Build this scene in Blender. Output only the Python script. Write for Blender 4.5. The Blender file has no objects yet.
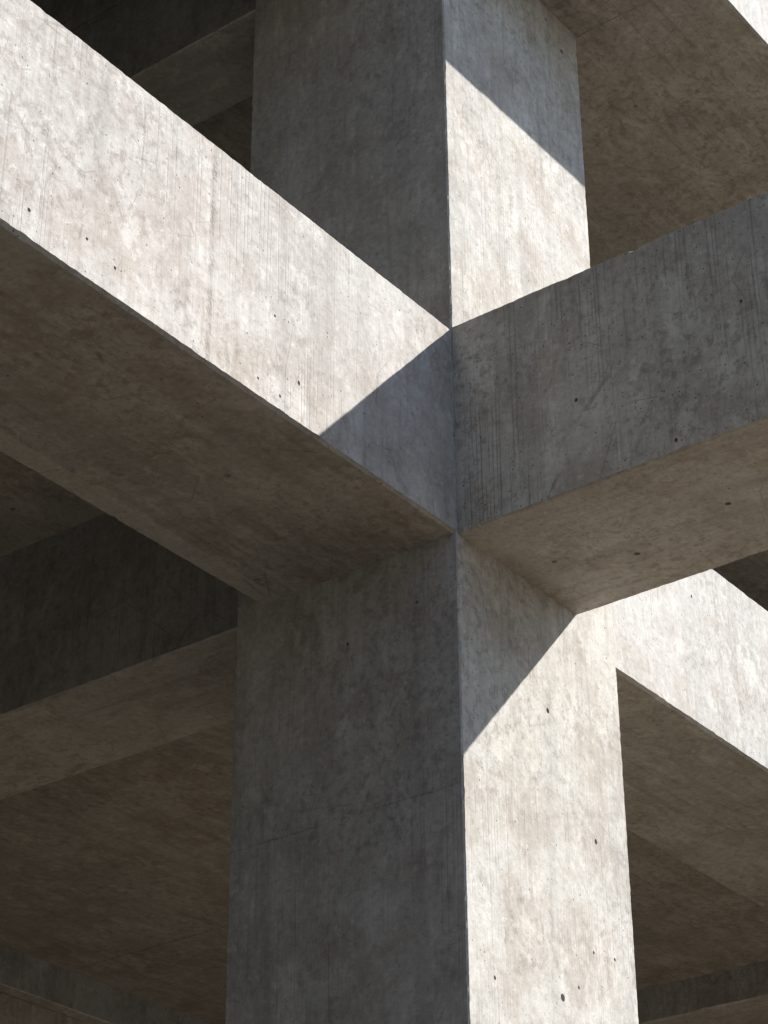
import bpy, bmesh, math, random
from mathutils import Vector, Matrix, noise

random.seed(7)
scene = bpy.context.scene
COL = scene.collection

# ------------------------------------------------------------------ helpers
class NT:
    """tiny wrapper for writing node trees"""
    def __init__(self, tree):
        self.t = tree
    def node(self, typ, **kw):
        n = self.t.nodes.new(typ)
        for k, v in kw.items():
            setattr(n, k, v)
        return n
    def link(self, a, b):
        self.t.links.new(a, b)
    def put(self, sock, v):
        if hasattr(v, 'links'):
            self.link(v, sock)
        else:
            sock.default_value = v
    def math(self, op, a, b=None, c=None, clamp=False):
        n = self.node('ShaderNodeMath', operation=op, use_clamp=clamp)
        for i, v in enumerate((a, b, c)):
            if v is not None:
                self.put(n.inputs[i], v)
        return n.outputs[0]
    def vmul(self, a, vec):
        n = self.node('ShaderNodeVectorMath', operation='MULTIPLY')
        self.link(a, n.inputs[0]); self.put(n.inputs[1], vec)
        return n.outputs[0]
    def vadd(self, a, b):
        n = self.node('ShaderNodeVectorMath', operation='ADD')
        self.link(a, n.inputs[0]); self.put(n.inputs[1], b)
        return n.outputs[0]
    def vscale(self, a, s):
        n = self.node('ShaderNodeVectorMath', operation='SCALE')
        self.link(a, n.inputs[0]); self.put(n.inputs['Scale'], s)
        return n.outputs[0]
    def noise(self, vec, scale, detail=4, rough=.55, dist=0.0, color=False):
        n = self.node('ShaderNodeTexNoise')
        self.link(vec, n.inputs['Vector'])
        n.inputs['Scale'].default_value = scale
        n.inputs['Detail'].default_value = detail
        n.inputs['Roughness'].default_value = rough
        n.inputs['Distortion'].default_value = dist
        return n.outputs['Color' if color else 'Fac']
    def ramp(self, v, lo, hi):
        n = self.node('ShaderNodeMapRange', interpolation_type='SMOOTHSTEP')
        self.put(n.inputs['Value'], v)
        n.inputs['From Min'].default_value = lo
        n.inputs['From Max'].default_value = hi
        return n.outputs['Result']
    def mix(self, fac, a, b, blend='MIX'):
        n = self.node('ShaderNodeMix', data_type='RGBA', blend_type=blend)
        self.put(n.inputs[0], fac)
        for s, v in ((n.inputs[6], a), (n.inputs[7], b)):
            if isinstance(v, tuple):
                v = (*v, 1.0) if len(v) == 3 else v
            self.put(s, v)
        return n.outputs[2]


def concrete(name, axis='Z', seed=0.0, pale=(.50, .485, .455), tan=(.385, .345, .303),
             grey=(.345, .34, .327), groove=1.0, stain=1.0, seams=(), crackle=.5, pitch=.021, bands=(), scratch=.42):
    """board-marked cast concrete; axis is the direction of the formwork marks.
    seams: (axis letter, position, width, strength, (axis letter, lo, hi) or None)"""
    m = bpy.data.materials.new(name)
    m.use_nodes = True
    t = m.node_tree
    t.nodes.clear()
    N = NT(t)
    out = N.node('ShaderNodeOutputMaterial')
    bs = N.node('ShaderNodeBsdfPrincipled')
    N.link(bs.outputs[0], out.inputs[0])
    geo = N.node('ShaderNodeNewGeometry')
    pos = geo.outputs['Position']
    P = N.vadd(pos, (seed * 3.71, seed * 1.93, seed * 2.37))
    sep = N.node('ShaderNodeSeparateXYZ'); N.link(pos, sep.inputs[0])
    ax = {'X': sep.outputs[0], 'Y': sep.outputs[1], 'Z': sep.outputs[2]}
    # warped coordinates so that nothing follows a straight contour
    w1 = N.vscale(N.vadd(N.noise(P, 2.3, 3, color=True), (-.5, -.5, -.5)), .12)
    W = N.vadd(P, w1)
    st = {'X': (.045, 1, 1), 'Y': (1, .045, 1), 'Z': (1, 1, .045)}[axis]
    st2 = {'X': (.5, 1, 1), 'Y': (1, .5, 1), 'Z': (1, 1, .5)}[axis]
    S = N.vmul(P, st)
    S2 = N.vmul(W, st2)

    S2w = N.vmul(W, {'X': (.75, 1, 1), 'Y': (1, .75, 1), 'Z': (1, 1, .8)}[axis])
    big = N.noise(P, .85, 3, .5)
    mid = N.noise(W, 3.2, 9, .66, .1)
    mid2 = N.noise(N.vadd(W, (9.1, 4.2, 7.7)), 9, 9, .70, .15)
    patch = N.noise(S2, 7.5, 8, .64, .1)
    fine = N.noise(P, 38, 5, .6)
    grain = N.noise(P, 230, 2, .6)
    streak = N.noise(S, 30, 3, .6)
    streak2 = N.noise(N.vadd(S, (3.3, 8.1, 1.7)), 8, 2, .5)

    c = N.mix(N.math('MULTIPLY', N.ramp(mid, .40, .64), .85), pale, tan)
    c = N.mix(N.math('MULTIPLY', N.ramp(big, .40, .66), .6), c, grey)
    # cloudy whitening (laitance)
    c = N.mix(N.math('MULTIPLY', N.ramp(patch, .50, .66), .6), c, tuple(min(.62, v * 1.2) for v in pale))
    # ragged flecks and blotches at three sizes
    f1 = N.noise(N.vadd(S2w, (1.1, 6.2, 3.7)), 21, 8, .74, .15)
    f2 = N.noise(N.vadd(W, (7.1, 2.2, 8.7)), 34, 6, .7, .2)
    f3 = N.noise(N.vadd(W, (2.9, 9.2, 5.1)), 25, 8, .74, .1)
    m1 = N.ramp(N.noise(P, 1.5, 3), .36, .60)
    c = N.mix(N.math('MULTIPLY', N.math('MULTIPLY', N.ramp(f1, .50, .60), m1), .50 * stain), c, tuple(v * .60 for v in tan))
    c = N.mix(N.math('MULTIPLY', N.ramp(f3, .53, .64), .36 * stain), c, tuple(v * .74 for v in tan))
    c = N.mix(N.math('MULTIPLY', N.ramp(f3, .45, .36), .45), c, tuple(min(.64, v * 1.25) for v in pale))
    c = N.mix(N.math('MULTIPLY', N.ramp(f2, .55, .66), .34 * stain), c, tuple(v * .55 for v in tan))
    bl = N.math('MULTIPLY', N.ramp(mid2, .54, .68), N.ramp(N.noise(P, 1.7, 2), .38, .62))
    c = N.mix(N.math('MULTIPLY', bl, .38 * stain), c, tuple(v * .52 for v in tan))
    # streaks in the direction of the form boards
    smask = N.ramp(N.noise(N.vadd(P, (5, 1, 3)), 1.25, 3), .38, .62)
    sk = N.math('MULTIPLY', N.ramp(streak, .5, .66), N.math('ADD', N.math('MULTIPLY', smask, .75), .25))
    c = N.mix(N.math('MULTIPLY', sk, .26 * stain), c, tuple(v * .55 for v in tan))
    c = N.mix(N.math('MULTIPLY', N.ramp(streak2, .5, .66), .18 * stain), c, tuple(v * .6 for v in grey))
    # fine parallel grooves left by the boards
    if axis == 'Z':
        uu = N.math('ADD', ax['X'], ax['Y'])
    else:
        uu = ax['Y' if axis == 'X' else 'X']
    wob = N.math('MULTIPLY', N.noise(S, 5.0, 3), .11)
    g = N.math('SINE', N.math('MULTIPLY', N.math('ADD', uu, wob), 2 * math.pi / pitch))
    gm = N.math('MULTIPLY', N.ramp(N.noise(N.vadd(P, (2, 7, 5)), 1.1, 4, .6), .40, .62), groove)
    gl = N.math('MULTIPLY', N.ramp(g, .35, 1.0), gm)
    gl = N.math('MULTIPLY', gl, N.ramp(N.noise(S, 34, 2), .44, .60))
    c = N.mix(N.math('MULTIPLY', gl, .24), c, tuple(v * .55 for v in tan))
    # strips cast against a different form panel
    for (ba, b0, b1, amt) in bands:
        e0 = N.math('ADD', ax[ba], N.math('MULTIPLY', N.math('SUBTRACT', N.noise(P, 12, 5, .7), .5), .03))
        bm_ = N.math('MULTIPLY', N.ramp(e0, b0 - .006, b0 + .006), N.math('SUBTRACT', 1.0, N.ramp(e0, b1 - .006, b1 + .006)))
        c = N.mix(N.math('MULTIPLY', bm_, amt), c, tuple(min(.6, v * 1.25) for v in pale))
    # hairline crazing
    vo = N.node('ShaderNodeTexVoronoi', feature='DISTANCE_TO_EDGE')
    N.link(N.vadd(W, N.vscale(N.noise(P, 14, 3, color=True), .06)), vo.inputs['Vector'])
    vo.inputs['Scale'].default_value = 13
    cr = N.math('SUBTRACT', 1.0, N.ramp(vo.outputs['Distance'], .0, .035))
    cr = N.math('MULTIPLY', cr, N.ramp(mid2, .42, .62))
    c = N.mix(N.math('MULTIPLY', cr, .2 * crackle), c, tuple(v * .5 for v in grey))
    # scratches left by forms and handling
    for off, stv, sd_ in (((3, 8, 1), (1.0, 1.0, 2.6), 3.1), ((9, 2, 6), (2.2, .8, 1.0), 2.3)):
        vs = N.node('ShaderNodeTexVoronoi', feature='DISTANCE_TO_EDGE')
        N.link(N.vmul(N.vadd(P, off), stv), vs.inputs['Vector'])
        vs.inputs['Scale'].default_value = sd_
        scr = N.math('SUBTRACT', 1.0, N.ramp(vs.outputs['Distance'], .002, .010))
        scr = N.math('MULTIPLY', scr, N.ramp(N.noise(N.vadd(P, off), 3.1, 4, .6), .52, .60))
        c = N.mix(N.math('MULTIPLY', scr, scratch), c, tuple(v * .5 for v in tan))
    # bug holes
    holes = None
    for sc_, rad, off in ((22, .10, (0, 0, 0)), (55, .15, (4, 2, 9)), (38, .16, (7, 5, 2))):
        v2 = N.node('ShaderNodeTexVoronoi', feature='F1')
        N.link(N.vadd(P, off), v2.inputs['Vector'])
        v2.inputs['Scale'].default_value = sc_
        sx = N.node('ShaderNodeSeparateColor'); N.link(v2.outputs['Color'], sx.inputs[0])
        rr = N.math('MULTIPLY', N.math('POWER', sx.outputs[0], 4.0), rad)
        h = N.ramp(N.math('SUBTRACT', rr, v2.outputs['Distance']), -.004, .02)
        holes = h if holes is None else N.math('MAXIMUM', holes, h)
    c = N.mix(N.math('MULTIPLY', holes, .8), c, (.05, .045, .04))
    # day joints / formwork seams
    seam = None
    for (sa, sp, swd, stg, lim) in seams:
        wobble = N.math('MULTIPLY', N.math('SUBTRACT', N.noise(P, 9, 5, .7), .5), .03)
        wobble = N.math('ADD', wobble, N.math('MULTIPLY', N.math('SUBTRACT', N.noise(P, 70, 2, .7), .5), .012))
        d = N.math('ABSOLUTE', N.math('SUBTRACT', N.math('ADD', ax[sa], wobble), sp))
        s = N.math('MULTIPLY', N.math('SUBTRACT', 1.0, N.ramp(d, swd * .3, swd)), stg)
        s = N.math('MULTIPLY', s, N.math('ADD', .35, N.math('MULTIPLY', N.ramp(N.noise(P, 6, 4), .35, .6), N.math('ADD', .35, N.ramp(N.noise(P, 60, 3, .7), .42, .58)))), clamp=True)
        if lim:
            la, lo, hi = lim
            s = N.math('MULTIPLY', s, N.math('MULTIPLY', N.ramp(ax[la], lo - .04, lo + .04),
                                             N.math('SUBTRACT', 1.0, N.ramp(ax[la], hi - .04, hi + .04))))
        seam = s if seam is None else N.math('MAXIMUM', seam, s)
    if seam is not None:
        c = N.mix(N.math('MULTIPLY', seam, .75), c, (.12, .105, .09))
    # grain
    v = N.math('ADD', .60, N.math('ADD', N.math('MULTIPLY', fine, .50), N.math('MULTIPLY', grain, .34)))
    hsv = N.node('ShaderNodeHueSaturation')
    N.link(c, hsv.inputs['Color']); N.link(v, hsv.inputs['Value'])
    N.link(hsv.outputs[0], bs.inputs['Base Color'])
    bs.inputs['Roughness'].default_value = .88
    bs.inputs['Specular IOR Level'].default_value = .25
    # relief
    hgt = N.math('ADD', N.math('MULTIPLY', fine, .35), N.math('MULTIPLY', grain, .12))
    hgt = N.math('ADD', hgt, N.math('MULTIPLY', mid2, .5))
    hgt = N.math('SUBTRACT', hgt, N.math('MULTIPLY', gl, .35))
    hgt = N.math('ADD', hgt, N.math('MULTIPLY', streak, .25))
    hgt = N.math('SUBTRACT', hgt, N.math('MULTIPLY', holes, 1.3))
    if seam is not None:
        hgt = N.math('SUBTRACT', hgt, N.math('MULTIPLY', seam, .9))
    bp = N.node('ShaderNodeBump')
    bp.inputs['Strength'].default_value = .6
    bp.inputs['Distance'].default_value = .006
    N.link(hgt, bp.inputs['Height'])
    N.link(bp.outputs[0], bs.inputs['Normal'])
    return m


def n1(s, k):
    return noise.noise(Vector((s, k * 7.31, k * 3.17)))


def member_mesh(name, lo, hi, axis, mats, chamfer=.011, rough=1.0, chips=.45, step=.03, span=None,
                seed=1.0, holes=(), chip_from=None):
    """A cast member: a prism along axis with ragged arrises.
    mats: (vertical faces, soffit/top, ends). span: the finely cut part of its length.
    holes: (point, radius) pits cut out of the surface."""
    a = 'XYZ'.index(axis)
    b, c = [(1, 2), (2, 0), (0, 1)][a]
    A0, A1 = lo[a], hi[a]
    s0, s1 = span or (A0, A1)
    s0, s1 = max(A0, s0), min(A1, s1)
    st = [A0] if A0 < s0 - 1e-6 else []
    k = max(1, int((s1 - s0) / step))
    st += [s0 + (s1 - s0) * i / k for i in range(k + 1)]
    if A1 > s1 + 1e-6:
        st.append(A1)
    bm = bmesh.new()
    rings = []
    corners = [(0, 0), (1, 0), (1, 1), (0, 1)]
    for s in st:
        ring = []
        for q, (ib, ic) in enumerate(corners):
            def size(w):
                v = chamfer + .0045 * rough * (.25 * n1(s * 7, q * 2 + w + seed) + .7 * n1(s * 33, q * 2 + w + seed + 20) + .9 * max(0, n1(s * 71, q * 2 + w + seed + 40)))
                ch = n1(s * 11.3, q + seed + 50)
                if ch > .34:
                    v += (chips if chip_from is None or s > chip_from else .3) * .03 * (ch - .34) * (1 + .8 * n1(s * 40, q + w + seed + 60))
                return max(.002, v)
            d1, d2 = size(0), size(1)
            pb = lo[b] if ib == 0 else hi[b]
            pc = lo[c] if ic == 0 else hi[c]
            sb = 1 if ib == 0 else -1
            sc_ = 1 if ic == 0 else -1
            v1 = [0, 0, 0]; v2 = [0, 0, 0]
            v1[a] = v2[a] = s
            v1[b], v1[c] = pb, pc + sc_ * d2
            v2[b], v2[c] = pb + sb * d1, pc
            pair = (v1, v2) if (ib, ic) in ((0, 0), (1, 1)) else (v2, v1)
            ring += [bm.verts.new(pair[0]), bm.verts.new(pair[1])]
        rings.append(ring)
    for r0, r1 in zip(rings, rings[1:]):
        for i in range(8):
            j = (i + 1) % 8
            bm.faces.new((r0[i], r0[j], r1[j], r1[i]))
    bm.faces.new(list(reversed(rings[0])))
    bm.faces.new(rings[-1])
    bm.normal_update()
    bmesh.ops.recalc_face_normals(bm, faces=bm.faces)
    me = bpy.data.meshes.new(name)
    bm.to_mesh(me); bm.free()
    for mt in mats:
        me.materials.append(mt)
    if holes:
        cb = bmesh.new()
        for p, r in holes:
            k = min(range(3), key=lambda q: min(abs(p[q] - lo[q]), abs(p[q] - hi[q])))
            sc3 = [1.0, 1.0, 1.0 + .35 * random.random()]
            sc3[k] = 3.2                                    # a pit goes deeper than it is wide
            mt = Matrix.Translation(p) @ Matrix.Diagonal((*sc3, 1))
            bmesh.ops.create_icosphere(cb, subdivisions=2, radius=r, matrix=mt)
        cme = bpy.data.meshes.new('pits'); cb.to_mesh(cme); cb.free()
        co = bpy.data.objects.new('pits', cme); COL.objects.link(co)
        to = bpy.data.objects.new('work', me); COL.objects.link(to)
        md = to.modifiers.new('cut', 'BOOLEAN'); md.operation = 'DIFFERENCE'; md.object = co; md.solver = 'EXACT'
        dg = bpy.context.evaluated_depsgraph_get(); dg.update()
        nm = bpy.data.meshes.new_from_object(to.evaluated_get(dg))
        bpy.data.objects.remove(to); bpy.data.objects.remove(co)
        bpy.data.meshes.remove(me); bpy.data.meshes.remove(cme)
        me = nm; me.name = name
        if len(me.materials) == 0:
            for mt in mats:
                me.materials.append(mt)
    for p in me.polygons:
        n = p.normal
        p.material_index = 3 if len(mats) > 3 and n.z > .6 else 1 if abs(n.z) > .6 else (2 if axis != 'Z' and abs(n[a]) > .9 else 0)
        p.use_smooth = False
    return me


def place(name, me, lo, hi, label, cat, group=None):
    base = Vector(((lo[0] + hi[0]) / 2, (lo[1] + hi[1]) / 2, lo[2]))
    me.transform(Matrix.Translation(-base))
    o = bpy.data.objects.new(name, me)
    COL.objects.link(o)
    o.location = base
    o['label'] = label
    o['category'] = cat
    o['kind'] = 'thing'
    if group:
        o['group'] = group
    return o


def member(name, lo, hi, axis, mats, label, cat, group=None, **kw):
    me = member_mesh(name, lo, hi, axis, mats, **kw)
    return place(name, me, lo, hi, label, cat, group)


# ------------------------------------------------------------------ materials
DIM = dict(pale=(.40, .378, .335), tan=(.31, .275, .222), grey=(.29, .278, .245))   # browner soffits: warm ground bounce put into the colour
m_col = concrete('column_concrete', 'Z', 1.0, groove=.6, seams=(('Z', -1.085, .005, .4, ('X', -.02, .2)),), crackle=.8, scratch=.2)
m_col_top = concrete('column_end_concrete', 'X', 1.4)
m_bl = concrete('left_beam_side_concrete', 'Z', 2.0, groove=.65, crackle=.3,
                pale=(.53, .508, .478), tan=(.405, .352, .308), grey=(.39, .372, .35),
                seams=(('X', 1.531, .022, .42, None), ('X', 2.385, .008, .13, None), ('X', 1.918, .008, .2, ('Z', .6, .95))))
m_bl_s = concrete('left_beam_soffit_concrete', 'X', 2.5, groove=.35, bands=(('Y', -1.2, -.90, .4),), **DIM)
m_br = concrete('right_beam_side_concrete', 'Z', 3.0, groove=2.0, pale=(.53, .507, .46), tan=(.385, .345, .29), grey=(.335, .326, .295), stain=1.25, crackle=.8)
m_br_s = concrete('right_beam_soffit_concrete', 'Y', 3.6, groove=.3, pale=(.43, .40, .36), tan=(.34, .30, .25), grey=(.31, .295, .27))
m_fb = concrete('rear_beam_side_concrete', 'Z', 4.2, groove=.9, crackle=.1, pale=(.50, .49, .47), tan=(.41, .38, .345), grey=(.41, .405, .395))
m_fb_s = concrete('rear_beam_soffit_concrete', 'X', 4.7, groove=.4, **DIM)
m_sl = concrete('side_beam_side_concrete', 'Z', 5.1, groove=.9, pale=(.33, .325, .308), tan=(.25, .232, .21), grey=(.235, .234, .225))  # sides darkened: the shade on these beams is put into the colour
m_sl_s = concrete('side_beam_soffit_concrete', 'Y', 5.6, groove=.4, pale=(.46, .437, .39), tan=(.37, .332, .272), grey=(.345, .33, .295))  # paler than the sides, so the beams' light-dark contrast sits in the colour
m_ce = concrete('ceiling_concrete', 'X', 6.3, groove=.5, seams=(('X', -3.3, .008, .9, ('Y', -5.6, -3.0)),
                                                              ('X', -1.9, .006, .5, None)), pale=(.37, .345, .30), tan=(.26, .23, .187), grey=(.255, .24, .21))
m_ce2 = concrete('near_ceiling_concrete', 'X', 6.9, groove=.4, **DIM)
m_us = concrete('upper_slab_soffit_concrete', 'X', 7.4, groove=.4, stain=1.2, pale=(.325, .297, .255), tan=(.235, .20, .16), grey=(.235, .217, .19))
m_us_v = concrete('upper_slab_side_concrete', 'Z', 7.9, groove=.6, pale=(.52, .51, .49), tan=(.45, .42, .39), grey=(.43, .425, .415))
m_ul = concrete('upper_beam_side_concrete', 'Z', 8.4, groove=.5, pale=(.29, .285, .27), tan=(.21, .198, .18), grey=(.20, .20, .192), seams=(('Z', 4.025, .008, 1.0, None),))  # dark sides: shade painted into the concrete colour, apart from the seam
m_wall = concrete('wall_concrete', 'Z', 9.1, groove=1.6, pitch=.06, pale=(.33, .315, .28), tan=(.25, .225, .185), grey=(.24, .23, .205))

m_absorber = bpy.data.materials.new('bounce_absorber')  # dark unseen slab top, added to soak up bounced sunlight
m_absorber.use_nodes = True
N = NT(m_absorber.node_tree)
geo = N.node('ShaderNodeNewGeometry')
fb = m_absorber.node_tree.nodes['Principled BSDF']
N.link(N.mix(N.noise(geo.outputs['Position'], 5, 6, .6), (.03, .029, .028), (.055, .052, .048)), fb.inputs['Base Color'])
fb.inputs['Roughness'].default_value = .9

# ------------------------------------------------------------------ the frame
G = -6.2
BH = 18.0
E = .004

col_holes = [((-.614, E, -.555), .011), ((-.626, E, -1.758), .015), ((-.932, E, -1.023), .010), ((-1.026, E, -1.496), .007),
             ((-.168, E, -1.804), .008), ((-.745, E, -1.687), .007), ((-.869, E, -1.511), .007), ((-.897, E, 3.385), .010),
             ((-1.034, E, 3.271), .013), ((E, -.55, -.33), .008), ((E, -.2, -.25), .008)]
lo, hi = (-1.187, -1.149, G - .3), (E, E, 4.3)
column_mats = (m_col, m_col_top, m_col)
member('concrete_column', lo, hi, 'Z', column_mats,
       'square board-marked concrete column rising through the crossing beams in the centre', 'column',
       span=(-2.6, 3.6), step=.012, chamfer=.006, rough=.85, seed=1, holes=col_holes)

lo, hi = (E, -1.015, 0), (9.0, 0, 1)
lh = [((2.434, 0, .122), .008), ((2.161, 0, .167), .006), ((2.018, 0, .129), .006), ((1.16, 0, .411), .006), ((1.248, 0, .084), .006),
      ((1.121, 0, .072), .006), ((1.012, 0, .187), .008), ((.896, -.444, 0), .014), ((.187, -.883, 0), .015), ((1.9, -.62, 0), .007),
      ((.45, -.30, 0), .006), ((1.35, -.2, 0), .006)]
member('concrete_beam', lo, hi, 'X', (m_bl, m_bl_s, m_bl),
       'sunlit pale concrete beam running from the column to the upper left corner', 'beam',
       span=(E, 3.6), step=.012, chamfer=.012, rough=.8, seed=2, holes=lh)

lo, hi = (-.884, E, -.004), (0, 7.0, 1.008)
rh = [((-.431, .184, -.004), .012), ((-.581, .489, -.004), .013), ((-.457, .983, -.004), .013), ((0, .592, .401), .009), ((0, 1.022, .048), .008),
      ((0, 1.35, .55), .007), ((-.7, 1.4, -.004), .008)]
member('concrete_beam', lo, hi, 'Y', (m_br, m_br_s, m_br),
       'shaded concrete beam with chipped top edge reaching from the column to the right side', 'beam',
       span=(E, 2.4), step=.011, chamfer=.006, rough=1.1, chips=1.3, chip_from=.72, seed=3, holes=rh)

lo, hi = (-12.0, -1.09, 0), (-1.187, -.145, .972)
member('concrete_beam', lo, hi, 'X', (m_fb, m_fb_s, m_fb),
       'sunlit concrete beam behind the column, seen below the shaded right beam', 'beam',
       span=(-5.2, -1.187), step=.03, chamfer=.013, seed=4,
       holes=[((-3.298, -.626, 0), .014), ((-2.2, -.145, .70), .008), ((-2.75, -.4, 0), .007)])

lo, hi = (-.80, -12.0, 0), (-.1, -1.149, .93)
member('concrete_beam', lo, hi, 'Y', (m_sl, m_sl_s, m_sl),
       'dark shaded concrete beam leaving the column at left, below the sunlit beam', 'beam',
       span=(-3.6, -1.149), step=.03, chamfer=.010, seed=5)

# far beam seen low at the right, parallel to the right beam
lo, hi = (-6.9, -6.0, -.004), (-5.82, 4.0, .9)
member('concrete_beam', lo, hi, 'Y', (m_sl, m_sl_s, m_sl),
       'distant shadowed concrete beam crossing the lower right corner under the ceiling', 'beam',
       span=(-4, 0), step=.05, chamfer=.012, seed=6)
# far beam and wall low at the left
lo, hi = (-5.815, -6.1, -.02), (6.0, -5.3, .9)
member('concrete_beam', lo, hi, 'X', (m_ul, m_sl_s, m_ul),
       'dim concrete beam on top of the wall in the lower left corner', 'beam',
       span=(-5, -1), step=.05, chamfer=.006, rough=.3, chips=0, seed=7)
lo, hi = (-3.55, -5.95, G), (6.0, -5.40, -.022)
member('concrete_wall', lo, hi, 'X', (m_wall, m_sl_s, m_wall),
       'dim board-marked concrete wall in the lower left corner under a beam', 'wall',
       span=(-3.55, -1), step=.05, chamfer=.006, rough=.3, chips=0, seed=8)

# floor slabs between the beams (their soffits are the ceilings in the photograph)
lo, hi = (-5.82, -5.3, .22), (-.80, -1.09, .86)
member('concrete_slab', lo, hi, 'X', (m_ce, m_ce, m_ce),
       'brown shaded concrete ceiling panel seen behind the lower column', 'ceiling slab', chamfer=.002, rough=0, chips=0, step=.5, seed=9)
lo, hi = (-.1, -5.3, .88), (6.0, -1.015, .97)
member('concrete_slab', lo, hi, 'X', (m_ce2, m_ce2, m_ce2, m_absorber),
       'small patch of brown ceiling slab at the left edge under the sunlit beam', 'ceiling slab', chamfer=.002, rough=0, chips=0, step=.5, seed=10,
       holes=[((.193, -2.385, .88), .013)])

# upper storey
lo, hi = (-1.187, E, 3.478), (0, .755, 4.45)
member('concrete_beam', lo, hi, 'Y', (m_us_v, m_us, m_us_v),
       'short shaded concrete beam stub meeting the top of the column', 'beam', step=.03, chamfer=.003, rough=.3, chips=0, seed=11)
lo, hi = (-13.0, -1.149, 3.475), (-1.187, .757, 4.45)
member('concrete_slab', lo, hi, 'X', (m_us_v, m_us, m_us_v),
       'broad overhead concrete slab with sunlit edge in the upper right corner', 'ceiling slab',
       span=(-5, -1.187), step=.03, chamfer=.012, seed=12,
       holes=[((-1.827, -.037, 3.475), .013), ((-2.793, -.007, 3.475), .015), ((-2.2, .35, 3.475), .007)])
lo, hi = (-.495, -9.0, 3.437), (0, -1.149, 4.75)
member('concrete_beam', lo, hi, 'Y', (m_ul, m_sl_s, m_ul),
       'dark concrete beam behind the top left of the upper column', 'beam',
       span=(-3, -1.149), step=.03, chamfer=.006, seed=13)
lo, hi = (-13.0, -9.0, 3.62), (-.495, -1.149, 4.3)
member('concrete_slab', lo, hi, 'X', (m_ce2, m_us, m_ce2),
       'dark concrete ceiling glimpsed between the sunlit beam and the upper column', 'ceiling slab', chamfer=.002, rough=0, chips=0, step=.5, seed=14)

# same storey carried on to the left, out of view, added for its shade
lo, hi = (E, -1.015, 3.475), (9.0, 0, 4.45)
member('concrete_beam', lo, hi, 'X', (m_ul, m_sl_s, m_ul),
       'unseen upper concrete beam added for shade above the sunlit beam, just over the top edge of the picture', 'beam', step=.2, chamfer=.012, seed=15)
lo, hi = (E, -9.0, 4.47), (9.0, -.01, 4.75)
member('concrete_slab', lo, hi, 'X', (m_ce2, m_us, m_ce2),
       'unseen uppermost concrete slab added to shade the left bay, just above the top edge of the picture', 'ceiling slab', chamfer=.002, rough=0, chips=0, step=.5, seed=16)

# unseen rear walls, added to block light from behind the frame
lo, hi = (-13.4, -9.4, G), (-13.002, 6.0, 4.45)
member('concrete_wall', lo, hi, 'Y', (m_wall, m_sl_s, m_wall),
       'unseen concrete end wall added to block light at the back right, hidden behind beams and column', 'wall', step=1, chamfer=.01, seed=17)
lo, hi = (-13.0, -9.4, G), (9.0, -9.002, 4.45)
member('concrete_wall', lo, hi, 'X', (m_wall, m_sl_s, m_wall),
       'unseen concrete rear wall added to block light at the back left, hidden behind beams and column', 'wall', step=1, chamfer=.01, seed=18)

lo, hi = (7.6, -9.0, G), (7.9, -1.2, 4.46)  # unseen side wall added to cut the light reaching the left bay
member('concrete_wall', lo, hi, 'Y', (m_wall, m_sl_s, m_wall),
       'unseen concrete side wall added to keep light out of the left bay, beyond the left edge of the picture', 'wall', step=1, chamfer=.01, seed=20)

# unseen brick block, added behind the camera to shut off low sky
brick = bpy.data.materials.new('blocker_brick')
brick.use_nodes = True
N = NT(brick.node_tree)
bs = brick.node_tree.nodes['Principled BSDF']
bt = N.node('ShaderNodeTexBrick')
geo = N.node('ShaderNodeNewGeometry')
sx = N.node('ShaderNodeSeparateXYZ'); N.link(geo.outputs['Position'], sx.inputs[0])
cx = N.node('ShaderNodeCombineXYZ')
N.link(N.math('ADD', sx.outputs[0], sx.outputs[1]), cx.inputs[0]); N.link(sx.outputs[2], cx.inputs[1])
N.link(cx.outputs[0], bt.inputs['Vector'])
bt.inputs['Color1'].default_value = (.075, .064, .048, 1)
bt.inputs['Color2'].default_value = (.052, .046, .036, 1)
bt.inputs['Mortar'].default_value = (.10, .09, .08, 1)
bt.inputs['Scale'].default_value = 4
N.link(bt.outputs['Color'], bs.inputs['Base Color'])
bs.inputs['Roughness'].default_value = .9
lo, hi = (24.0, -45.0, G), (36.0, 40.0, G + BH)
member('sky_blocker', lo, hi, 'Y', (brick, brick, brick),
       'unseen dark brick block added behind the photographer to shut off low sky', 'building', step=20, chamfer=.01, seed=19)

# ------------------------------------------------------------------ ground
def ground_sheet(name, z, x0, x1, y0, y1, ca, cb, sc_):
    gm = bpy.data.materials.new(name + '_surface')
    gm.use_nodes = True
    N = NT(gm.node_tree)
    bs = gm.node_tree.nodes['Principled BSDF']
    geo = N.node('ShaderNodeNewGeometry')
    c = N.mix(N.ramp(N.noise(geo.outputs['Position'], sc_, 8, .6), .35, .65), ca, cb)
    c = N.mix(N.math('MULTIPLY', N.noise(geo.outputs['Position'], 30, 4), .4), c, tuple(v * 1.2 for v in ca))
    N.link(c, bs.inputs['Base Color'])
    bs.inputs['Roughness'].default_value = .95
    me = bpy.data.meshes.new(name)
    me.from_pydata([(x0, y0, z), (x1, y0, z), (x1, y1, z), (x0, y1, z)], [], [(0, 1, 2, 3)])
    me.materials.append(gm)
    o = bpy.data.objects.new(name, me); COL.objects.link(o); o['kind'] = 'structure'
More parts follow.
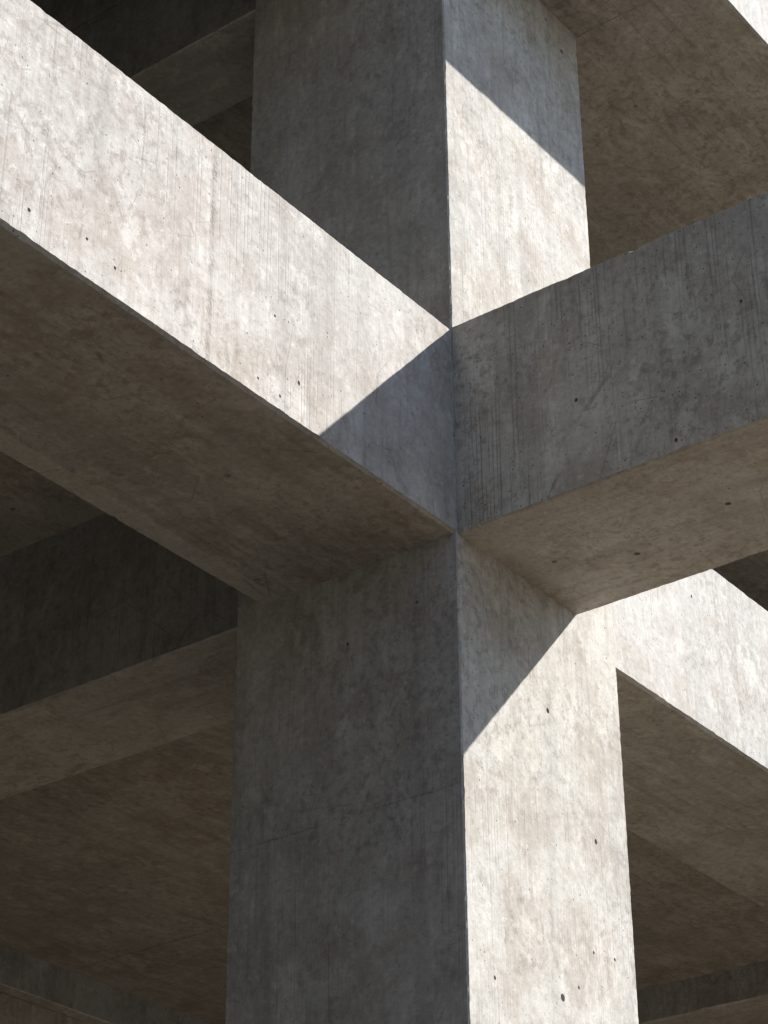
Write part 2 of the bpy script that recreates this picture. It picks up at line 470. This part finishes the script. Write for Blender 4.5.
ground_sheet('ground', G, -600, 600, -600, 600, (.04, .036, .031), (.03, .028, .025), .6)
ground_sheet('bounce_apron', G + .004, -13, 1.6, -9, 7.5, (.235, .188, .138), (.165, .132, .097), .5)  # pale unseen sheet added to bounce sunlight up onto the soffits

# ------------------------------------------------------------------ light
ray = Vector((1.195, -1.0, -1.32)).normalized()
sd = bpy.data.lights.new('sun', 'SUN')
sd.energy = 5.0
sd.angle = math.radians(.53)
sd.color = (1.0, .96, .90)
so = bpy.data.objects.new('sun', sd); COL.objects.link(so)
so.rotation_euler = ray.to_track_quat('-Z', 'Y').to_euler()
so.location = (-20, 18, 30)

w = bpy.data.worlds.new('World'); scene.world = w
w.use_nodes = True
nt = w.node_tree
bg = nt.nodes['Background']
sky = nt.nodes.new('ShaderNodeTexSky')
sky.sky_type = 'NISHITA'
sky.sun_disc = False
sky.sun_elevation = math.asin(-ray.z)
sky.sun_rotation = math.atan2(-ray.x, -ray.y)
sky.air_density = .9
sky.dust_density = .3
sky.ozone_density = 1.0
nt.links.new(sky.outputs[0], bg.inputs[0])
bg.inputs[1].default_value = .09

# ------------------------------------------------------------------ camera
cd = bpy.data.cameras.new('camera')
co = bpy.data.objects.new('camera', cd); COL.objects.link(co)
cd.sensor_fit = 'VERTICAL'
cd.sensor_height = 24.0
cd.lens = 53.927
cd.clip_start = .1
cd.clip_end = 3000
fw = Vector((-0.69060354, -0.51575078, 0.50701862))
r = Vector((-0.60129069, 0.79900596, -0.00624342))
u = Vector((0.40189085, 0.3091773, 0.86191249))
co.matrix_world = Matrix(((r.x, u.x, -fw.x, 6.5807965), (r.y, u.y, -fw.y, 4.55240209), (r.z, u.z, -fw.z, -4.60328937), (0, 0, 0, 1)))
scene.camera = co

scene.view_settings.view_transform = 'Standard'
scene.view_settings.look = 'None'
scene.view_settings.exposure = 0.83
scene.view_settings.gamma = 1.0
scene.view_settings.use_curve_mapping = False
scene.cycles.max_bounces = 12
scene.cycles.diffuse_bounces = 6
scene.cycles.use_denoising = True
